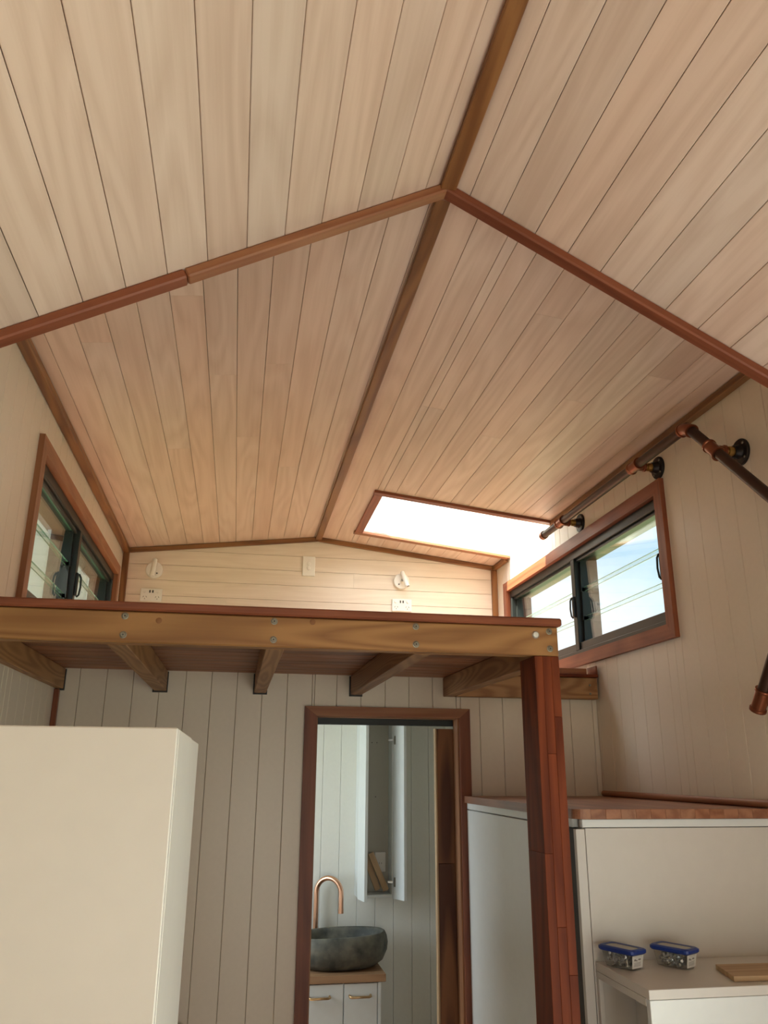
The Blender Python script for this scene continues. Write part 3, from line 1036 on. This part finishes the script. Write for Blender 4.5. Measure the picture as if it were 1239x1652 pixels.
# plastic tubs of bolts
def tub(x, y, rz, label, seed):
    M0 = Matrix.Translation((x, y, SZ)) @ Matrix.Rotation(rz, 4, 'Z')
    t = link('plastic_tub', None, None, M0)
    tag(t, label, 'tub', 'blue-lidded tubs on the white step')
    L, Wd, H = 0.108, 0.060, 0.038

    def ring(bm, l, w2, z, r=0.010):
        out = []
        for cx, cy, a0 in ((l / 2 - r, w2 / 2 - r, 0), (-l / 2 + r, w2 / 2 - r, 90), (-l / 2 + r, -w2 / 2 + r, 180), (l / 2 - r, -w2 / 2 + r, 270)):
            for q in (0, 30, 60, 90):
                an = math.radians(a0 + q)
                out.append(bm.verts.new((cx + r * math.cos(an), cy + r * math.sin(an), z)))
        return out

    def loft_(rings, bm, bottom=True, top=False):
        for a, b in zip(rings[:-1], rings[1:]):
            for i in range(len(a)):
                j = (i + 1) % len(a)
                bm.faces.new((a[i], a[j], b[j], b[i]))
        if bottom: bm.faces.new(rings[0][::-1])
        if top: bm.faces.new(rings[-1])
    bm = bmesh.new()
    loft_([ring(bm, L - 0.026, Wd - 0.020, 0.001), ring(bm, L - 0.010, Wd - 0.008, H)], bm)
    link('tub_body', mesh_from(bm, CLEAR, 'tub_body', True), t, M0)
    bm = bmesh.new()
    loft_([ring(bm, L - 0.006, Wd - 0.004, H - 0.003), ring(bm, L, Wd, H), ring(bm, L, Wd, H + 0.006), ring(bm, L - 0.008, Wd - 0.008, H + 0.009), ring(bm, L - 0.026, Wd - 0.026, H + 0.008)], bm, False)
    link('lid_rim', mesh_from(bm, BLUE, 'lid_rim', False), t, M0)
    bm = bmesh.new()
    loft_([ring(bm, L - 0.026, Wd - 0.026, H + 0.006), ring(bm, L - 0.026, Wd - 0.026, H + 0.0075)], bm, True, True)
    link('lid_window', mesh_from(bm, FROST, 'lid_window'), t, M0)
    # printed paper label at the end of the tub
    bm = bmesh.new()
    e = L / 2 - 0.0075
    q = [(e - 0.0035, -0.021, 0.005), (e - 0.0035, 0.018, 0.005), (e + 0.0012, 0.020, 0.033), (e + 0.0012, -0.023, 0.033)]
    bm.faces.new([bm.verts.new(p) for p in q])
    lab = link('paper_label', mesh_from(bm, PLAST, 'paper_label'), t, M0)
    bm = bmesh.new()
    for (ya, yb, za, zb) in ((-0.015, -0.009, 0.022, 0.026), (-0.008, -0.004, 0.021, 0.024), (0.000, 0.009, 0.023, 0.026),
                             (-0.015, 0.011, 0.0175, 0.0182), (-0.015, 0.009, 0.0150, 0.0157), (-0.015, 0.011, 0.0125, 0.0132), (-0.015, 0.010, 0.0100, 0.0107)):
        fx = lambda z: e - 0.0035 + (z - 0.005) / 0.028 * 0.0047 + 0.0004
        bm.faces.new([bm.verts.new(p) for p in ((fx(za), ya, za), (fx(za), yb, za), (fx(zb), yb, zb), (fx(zb), ya, zb))])
    link('label_print', mesh_from(bm, plain('grey_print', (0.22, 0.20, 0.19), 0.7), 'label_print'), lab, M0)
    # the bolts inside: uncountable heap
    rnd = random.Random(seed)
    bm = bmesh.new()
    for _ in range(150):
        zc = rnd.uniform(0.004, 0.030)
        f = 0.82 + 0.12 * zc / 0.04
        c = V((rnd.uniform(-0.5, 0.40) * (L - 0.040) * f, rnd.uniform(-0.5, 0.5) * (Wd - 0.034), zc + 0.003))
        d = V((rnd.uniform(-1, 1), rnd.uniform(-0.6, 0.6), rnd.uniform(-0.35, 0.35))).normalized()
        ln = rnd.uniform(0.012, 0.022)
        if abs(c.x) > 0.030: d = V((0.1, d.y + 0.01, d.z)).normalized(); ln = 0.012
        Mq = frame(c, d)
        for (r_, h0, h1) in ((0.0016, -ln / 2, ln / 2), (0.0038, ln / 2, ln / 2 + 0.003)):
            a = [bm.verts.new(Mq @ V((r_ * math.cos(k2 * math.pi / 3), h0, r_ * math.sin(k2 * math.pi / 3)))) for k2 in range(6)]
            b = [bm.verts.new(Mq @ V((r_ * math.cos(k2 * math.pi / 3), h1, r_ * math.sin(k2 * math.pi / 3)))) for k2 in range(6)]
            for k2 in range(6):
                bm.faces.new((a[k2], a[(k2 + 1) % 6], b[(k2 + 1) % 6], b[k2]))
            bm.faces.new(a[::-1]); bm.faces.new(b)
    for v in bm.verts:
        v.co.x = max(-0.039, min(0.038, v.co.x)); v.co.y = max(-0.019, min(0.019, v.co.y)); v.co.z = max(0.003, min(0.034, v.co.z))
    bo = link('zinc_bolts', mesh_from(bm, STEEL, 'bolts'), None, M0)
    return tag(bo, label.replace('clear plastic tub with blue lid', 'heap of zinc bolts inside the tub'), 'bolts', None, 'stuff')


tub(0.971, 2.070, math.radians(-64), 'clear plastic tub with blue lid, left one beside the cabinet edge', 1)
tub(1.104, 2.058, math.radians(-60), 'clear plastic tub with blue lid, right one nearer the timber offcut', 5)
off = gprism('timber_offcut', [(1.183, 2.010, SZ + 0.001), (1.157, 1.894, SZ + 0.001), (1.44, 1.880, SZ + 0.001), (1.46, 2.000, SZ + 0.001)], (0, 0, 0.011), OFFC, None, (1, 0, 0))
tag(off, 'thin pale timber offcut lying flat on the white step', 'board')

# ================================================================== FRIDGE-HEIGHT CABINET LEFT
FX, FY0, FY1, FY2, FZ = -0.058, 0.857, 1.129, 1.365, 1.689
fr = thing('pantry_cabinet', (-0.37, 1.1, FLOOR), 'tall plain white pantry cabinet standing against the left wall', 'cabinet')
box('front_panel', (XL + 0.001, FY0, FLOOR), (FX - 0.0005, FY0 + 0.018, FZ), CAB, fr, 0.0012, 'z')
box('side_panel', (FX - 0.018, FY0 + 0.0185, FLOOR), (FX, FY1 - 0.001, FZ - 0.0005), CAB, fr, 0.001, 'z')
box('side_panel', (FX - 0.018, FY1 + 0.001, FLOOR), (FX - 0.001, FY2, FZ - 0.001), CAB, fr, 0.001, 'z')
box('top_panel', (XL + 0.001, FY0 + 0.0185, FZ - 0.018), (FX - 0.0185, FY2, FZ - 0.001), CAB, fr, 0)
box('back_panel', (XL + 0.001, FY2 - 0.012, FLOOR), (FX - 0.0185, FY2, FZ - 0.019), CAB, fr, 0)

kb = thing('kitchen_bench', (-0.4, 2.3, FLOOR), 'white kitchen bench with timber worktop behind the pantry cabinet', 'bench')
box('worktop', (XL + 0.001, FY2 + 0.01, 0.785), (-0.117, YD - 0.018, 0.815), SLAB, kb, 0.002)
box('carcass', (XL + 0.001, FY2 + 0.01, FLOOR + 0.08), (-0.150, YD - 0.018, 0.784), CAB, kb, 0.001)
box('plinth', (XL + 0.001, FY2 + 0.01, FLOOR), (-0.19, YD - 0.018, FLOOR + 0.079), CAB, kb, 0)
for k in range(3):
    a = FY2 + 0.012 + k * 0.61
    box('cupboard_door', (-0.149, a, FLOOR + 0.085), (-0.131, a + 0.605, 0.780), CAB, kb, 0.0015, 'z')

# ================================================================== PIPE HANDRAIL
rail = thing('pipe_handrail', (1.40, 2.2, 2.7), 'bronze pipe handrail with copper tees and black flanges along the right wall', 'handrail')
RXP = 1.392
PR = 0.0165
E1 = V((RXP, 2.185, 2.722))      # top elbow
END = V((RXP, 3.49, 2.722))
T1 = V((RXP, 2.545, 2.722))
T2 = V((RXP, 3.255, 2.722))
T3 = V((RXP, 2.058, 2.590))
LOW = V((RXP, 1.70, 2.225))
T4 = V((RXP, 1.995, 1.835))
dn = (T3 - E1).normalized()
dl = (T4 - LOW).normalized()
tube('rail_pipe', [E1, END], PR, PIPE, rail, 20)
tube('rail_pipe', [E1, LOW], PR, PIPE, rail, 20)
tube('rail_pipe', [LOW, T4], PR, PIPE, rail, 20)


def sleeve(name, c, d, ln, r, parent):
    d = V(d).normalized()
    h = ln / 2
    return revolve(name, [(PR, -h), (r + 0.003, -h), (r + 0.0035, -h + 0.003), (r + 0.003, -h + 0.007), (r, -h + 0.009), (r, h - 0.009),
                          (r + 0.003, h - 0.007), (r + 0.0035, h - 0.003), (r + 0.003, h), (PR, h)], c, d, COPPER, parent, 24)


def wallmount(c, d, far=False):
    t = sleeve('tee_fitting', c, d, 0.066, 0.0195, rail)
    x0 = c.x
    L = XR - x0
    revolve('tee_branch', [(0.016, 0.010), (0.016, 0.030), (0.0185, 0.032), (0.0185, 0.038), (0.012, 0.039)], c, (1, 0, 0), COPPER, rail, 20)
    revolve('nipple', [(0.0115, 0.036), (0.0115, 0.046), (0.015, 0.047), (0.016, 0.058), (0.015, 0.067), (0.0125, 0.069), (0.0125, L - 0.018)], c, (1, 0, 0), BRASS, rail, 12)
    fl = revolve('wall_flange', [(0.013, L - 0.030), (0.019, L - 0.030), (0.021, L - 0.014), (0.024, L - 0.010), (0.040, L - 0.009), (0.0425, L - 0.006), (0.0425, L), (0, L)], c, (1, 0, 0), BLK, rail, 28)
    for k in range(4):
        a = math.radians(45 + 90 * k)
        p = V((XR - 0.0095, c.y + 0.032 * math.cos(a), c.z + 0.032 * math.sin(a)))
        revolve('flange_screw', [(0, -0.002), (0.004, -0.0015), (0.005, 0.001)], p, (1, 0, 0), SCREWM, fl, 10)


wallmount(T1, (0, 1, 0))
wallmount(T2, (0, 1, 0))
wallmount(T3, dn)
wallmount(T4, dl)
# elbows and end cap
def elbow(p, da, db):
    da, db = V(da).normalized(), V(db).normalized()
    k = 0.032
    pts = []
    for i in range(9):
        t = i / 8
        a = p + da * k; b = p + db * k
        pts.append(a * (1 - t) ** 2 + p * 2 * t * (1 - t) + b * t * t)
    tube('elbow_fitting', pts, 0.0205, COPPER, rail, 20)
    for q, d in ((p + da * k, da), (p + db * k, db)):
        revolve('elbow_collar', [(PR, -0.004), (0.0225, -0.004), (0.0235, 0), (0.0225, 0.004), (PR, 0.004)], q, d, COPPER, rail, 20)


elbow(E1, (0, 1, 0), dn)
elbow(LOW, -dn, dl)
revolve('end_cap', [(PR, -0.030), (0.0205, -0.030), (0.021, -0.004), (0.018, 0.0), (0, 0.001)], END, (0, 1, 0), COPPER, rail, 22)

# ================================================================== GABLE FITTINGS
def outlet(x, z, label):
    t = thing('power_outlet', (x, YG, z), label, 'outlet', 'double power outlets on the gable wall')
    W_, H_ = 0.116, 0.072
    box('cover_plate', (x - W_ / 2, YG - 0.009, z - H_ / 2), (x + W_ / 2, YG - 0.0005, z + H_ / 2), PLAST, t, 0.003, 'x', 2)
    for s in (-1, 1):
        r_ = revolve('rocker_switch', [(0.0085, 0), (0.0080, -0.0035), (0, -0.0045)], (x + s * 0.036, YG - 0.009, z + 0.019), (0, 1, 0), PLAST, t, 16)
        for dx, dz, lean in ((-0.008, 0.002, 0.5), (0.008, 0.002, -0.5), (0, -0.009, 0)):
            p = V((x + s * 0.033 + dx, YG - 0.0094, z - 0.013 + dz))
            stick('pin_slot', p + V((lean * 0.004, 0, 0.0035)), p - V((lean * 0.004, 0, 0.0035)), 0.0022, 0.0012, HOLE, t, up=(0, 1, 0))
    for s in (-1, 1):
        box('usb_port', (x + s * 0.008 - 0.0035, YG - 0.0102, z + 0.012), (x + s * 0.008 + 0.0035, YG - 0.0090, z + 0.027), HOLE, t, 0, 'z')
    return t


outlet(-0.510, 2.561, 'white double power outlet on the gable wall beneath the left reading lamp')
outlet(0.903, 2.561, 'white double power outlet on the gable wall beneath the right reading lamp')
sw = thing('light_switch', (0.355, YG, 2.768), 'white upright two-gang light switch in the middle of the gable wall', 'switch')
box('cover_plate', (0.355 - 0.036, YG - 0.009, 2.768 - 0.058), (0.355 + 0.036, YG - 0.0005, 2.768 + 0.058), PLAST, sw, 0.003, 'z', 2)
for dz in (0.014, -0.014):
    revolve('rocker_switch', [(0.0105, 0.0), (0.0105, -0.003), (0.0098, -0.0045), (0, -0.0060)], (0.355, YG - 0.009, 2.768 + dz), (0, 1, 0), PLAST, sw, 18)


def lamp(x, z, top, foot, label):
    t = thing('reading_lamp', (x, YG, z), label, 'lamp', 'swivel reading lamps on the gable wall')
    revolve('wall_base', [(0.0, 0), (0.046, 0), (0.046, -0.016), (0.044, -0.019), (0, -0.020)], (x, YG - 0.0005, z), (0, 1, 0), PLAST, t, 32)
    c = V((x, YG - 0.044, z))
    a, b = c + V(top), c + V(foot)
    d = (b - a).normalized()
    ln = (b - a).length
    revolve('swivel_joint', [(0.008, 0.0), (0.008, -0.030)], (x, YG - 0.018, z), (0, 1, 0), PLAST, t, 14)
    hd = revolve('lamp_head', [(0, 0), (0.010, 0.001), (0.0125, 0.006), (0.0145, ln - 0.002), (0.0145, ln), (0.0115, ln), (0.0105, ln - 0.012), (0, ln - 0.012)], a, d, PLAST, t, 22)
    revolve('lamp_lens', [(0, ln - 0.010), (0.0098, ln - 0.010)], a, d, plain('lens_grey', (0.25, 0.25, 0.24), 0.2), hd, 16)
    revolve('switch_button', [(0.004, 0), (0.004, -0.003), (0, -0.003)], (x + 0.016 * (1 if x < 0 else -1), YG - 0.020, z - 0.020), (0, 1, 0), HOLE, t, 10)


lamp(-0.505, 2.702, (0.004, -0.004, 0.056), (-0.006, -0.010, -0.044), 'white round swivel reading lamp on the left of the gable wall')
lamp(0.900, 2.702, (-0.002, 0.004, 0.052), (0.026, -0.018, -0.040), 'white round swivel reading lamp on the right of the gable wall')

# ================================================================== BATHROOM
van = thing('vanity_cabinet', (0.45, 4.27, FLOOR), 'white bathroom vanity with brass handles and timber top through the doorway', 'vanity')
VX0, VX1, VY0, VY1, VZ = 0.10, 0.722, 4.085, YG - 0.003, 0.722
box('carcass', (VX0, VY0 + 0.019, FLOOR + 0.10), (VX1, VY1, VZ), CABB, van, 0.001)
box('plinth', (VX0 + 0.02, VY0 + 0.06, FLOOR), (VX1 - 0.02, VY1, FLOOR + 0.099), CABB, van)
box('timber_top', (VX0 - 0.01, VY0 - 0.008, VZ + 0.001), (VX1 + 0.022, VY1, VZ + 0.033), VAN, van, 0.0015, 'x')
for a, b in ((0.116, 0.334), (0.336, 0.549), (0.552, VX1 - 0.016)):
    d_ = box('door', (a + 0.001, VY0, FLOOR + 0.105), (b - 0.001, VY0 + 0.018, VZ - 0.004), CABB, van, 0.0012, 'z')
    if a > 0.3:
        xm = (a + b) / 2 - 0.004
        h = tube('handle', [(xm - 0.048, VY0 - 0.001, 0.671), (xm - 0.048, VY0 - 0.016, 0.669), (xm - 0.040, VY0 - 0.024, 0.668), (xm + 0.040, VY0 - 0.024, 0.668), (xm + 0.048, VY0 - 0.016, 0.669), (xm + 0.048, VY0 - 0.001, 0.671)], 0.0055, GOLD, d_, 8)
box('end_panel', (VX1 - 0.014, VY0, FLOOR + 0.10), (VX1 + 0.001, VY0 + 0.018, VZ - 0.001), CABB, van, 0.001, 'z')

# stone basin: hollow boulder
def basin():
    c = V((0.548, 4.262, VZ + 0.0335))
    bm = bmesh.new()
    seg = 64
    prof = [(0.55, 0.0), (0.74, 0.006), (0.90, 0.030), (0.985, 0.070), (1.0, 0.100), (0.975, 0.128), (0.94, 0.142), (0.915, 0.145), (0.885, 0.141),
            (0.86, 0.125), (0.82, 0.085), (0.70, 0.045), (0.45, 0.026), (0.15, 0.022)]
    rings = []
    for r, h in prof:
        ring = []
        for i in range(seg):
            a = 2 * math.pi * i / seg
            wob = 1 + 0.022 * math.sin(2 * a + 0.7) + 0.014 * math.sin(3 * a + 2.0) + 0.008 * math.sin(5 * a)
            xx = 0.230 * r * wob * math.copysign(abs(math.cos(a)) ** 0.9, math.cos(a))
            yy = 0.175 * r * wob * math.copysign(abs(math.sin(a)) ** 0.9, math.sin(a))
            hz = h * (1 + 0.05 * math.cos(a + 0.4) * (h / 0.145))
            ring.append(bm.verts.new((xx, yy, hz)))
        rings.append(ring)
    for a, b in zip(rings[:-1], rings[1:]):
        for i in range(seg):
            bm.faces.new((a[i], a[(i + 1) % seg], b[(i + 1) % seg], b[i]))
    bm.faces.new(rings[0][::-1]); bm.faces.new(rings[-1])
    return link('stone_basin', mesh_from(bm, STONE, 'stone_basin', True), None, Matrix.Translation(c))


tag(basin(), 'dark grey river stone vessel basin standing on the vanity top', 'basin')
tap = thing('basin_tap', (0.437, 4.458, VZ + 0.034), 'tall curved rose gold gooseneck tap behind the stone basin', 'tap')
pts = [(0.450, 4.458, VZ + 0.034), (0.450, 4.458, 1.052)]
bx_, bz_ = 0.450, 1.052
dx, dy = 0.118, -0.075
for i in range(1, 17):
    a = math.pi * i / 16
    f = (1 - math.cos(a)) / 2
    pts.append((bx_ + dx * f, 4.458 + dy * f, bz_ + 0.070 * math.sin(a)))
pts.append((bx_ + dx, 4.458 + dy, 0.966))
tube('spout', pts, 0.0125, ROSE, tap, 18)
revolve('base_collar', [(0, 0), (0.021, 0), (0.021, 0.008), (0.013, 0.010)], (0.450, 4.458, VZ + 0.034), (0, 0, 1), ROSE, tap, 22)
tube('tip_collar', [(bx_ + dx, 4.458 + dy, 0.984), (bx_ + dx, 4.458 + dy, 0.963)], 0.0135, ROSE, tap, 18)

# medicine cabinet with both doors open
mc = thing('wall_cabinet', (0.74, 4.44, 1.03), 'narrow white wall cabinet hanging with both doors open over the basin', 'cabinet')
MX0, MX1, MY, MZ0, MZ1 = 0.652, 0.842, 4.385, 1.030, 1.925
box('side_panel', (MX0, MY, MZ0), (MX0 + 0.014, YG - 0.001, MZ1), CABB, mc, 0.001, 'z')
box('side_panel', (MX1 - 0.014, MY, MZ0), (MX1, YG - 0.001, MZ1), CABB, mc, 0.001, 'z')
box('base_panel', (MX0 + 0.0145, MY, MZ0), (MX1 - 0.0145, YG - 0.001, MZ0 + 0.014), CABB, mc, 0.001)
box('top_panel', (MX0 + 0.0145, MY, MZ1 - 0.014), (MX1 - 0.0145, YG - 0.001, MZ1), CABB, mc, 0.001)
box('back_panel', (MX0 + 0.0145, YG - 0.012, MZ0 + 0.0145), (MX1 - 0.0145, YG - 0.006, MZ1 - 0.0145), plain('cabinet_back', (0.42, 0.40, 0.34), 0.5), mc, 0.0)


def leaf(hx, ang, flip):
    d = V((math.sin(ang), -math.cos(ang), 0))
    n = V((math.cos(ang), math.sin(ang), 0))
    A = V((hx, MY - 0.003, (MZ0 + MZ1) / 2 - 0.004))
    o = stick('cabinet_door', A, A + d * 0.100, 0.016, MZ1 - MZ0, CABB, mc, bev=0.001)
    return A, d, n, o


leaf(MX0 + 0.008, math.radians(10), 0)
A, d, n, dr_ = leaf(MX1 - 0.004, math.radians(25), 1)
for hz in (1.800, 1.105):
    p = A + d * 0.022 - n * 0.010
    p.z = hz
    h_ = stick('hinge', p + V((0, 0, -0.022)), p + V((0, 0, 0.022)), 0.008, 0.006, SCREWM, dr_, up=n, bev=0.001)
    q = A - n * 0.014 + d * 0.012; q.z = hz
    stick('hinge', q, q - n * 0.028 + V((0, 0.018, 0)), 0.012, 0.010, STEEL, dr_, bev=0.001)
for hx, hz in ((0.735, 1.79), (0.762, 1.79), (0.757, 1.51)):
    revolve('screw_hole', [(0, -0.001), (0.0028, -0.001), (0.0028, 0)], (hx, YG - 0.012, hz), (0, 1, 0), HOLE, mc, 10)
mo = thing('cabinet_outlet', (0.79, YG - 0.013, 1.20), 'small upright white power outlet inside the open wall cabinet', 'outlet')
box('cover_plate', (0.757, YG - 0.020, 1.140), (0.812, YG - 0.0125, 1.235), PLAST, mo, 0.002, 'z')
revolve('rocker_switch', [(0.008, 0), (0.008, -0.003), (0, -0.0035)], (0.785, YG - 0.020, 1.218), (0, 1, 0), PLAST, mo, 14)
for dx_ in (-0.006, 0.006):
    box('pin_slot', (0.785 + dx_ - 0.0008, YG - 0.0206, 1.178), (0.785 + dx_ + 0.0008, YG - 0.0198, 1.186), HOLE, mo, 0, 'z')
for (xa, xb, ya, lb) in ((0.695, 0.768, 4.455, 'pale timber offcut leaning behind the other inside the open wall cabinet'), (0.726, 0.806, 4.428, 'pale timber offcut leaning in front of the other inside the open wall cabinet')):
    o = stick('timber_offcut', (xa, ya + 0.015, MZ0 + 0.205), (xb, ya, MZ0 + 0.028), 0.030, 0.016, OFFC, None, up=(0, 1, 0), bev=0.001)
    tag(o, lb, 'board', 'offcuts in the wall cabinet')

# ================================================================== OUTSIDE THE LEFT WINDOWS: neighbouring shed
sh = thing('neighbour_house', (-4.4, 9, -0.9), 'brownish neighbouring house with pale white-framed windows seen through the left loft window', 'building')
box('wall', (-6.5, 6.0, -0.9), (-2.4, 22.0, 6.2), plain('shed_brown', (0.22, 0.145, 0.11), 0.8, bscale=4), sh)
for a, b, z0, z1 in ((8.4, 9.85, 2.8, 4.35), (11.5, 12.35, 3.2, 4.4)):
    dd = box('window', (-2.41, a, z0), (-2.37, b, z1), plain('shed_pale', (0.62, 0.55, 0.50), 0.6, bscale=4), sh, 0.01)
    box('window_frame', (-2.40, b, z0 - 0.03), (-2.34, b + 0.12, z1 + 0.05), plain('shed_white', (0.85, 0.85, 0.83), 0.5), sh)
box('roof', (-6.9, 5.8, 6.2), (-2.2, 22.4, 6.35), plain('shed_roof', (0.12, 0.09, 0.08), 0.6), sh)
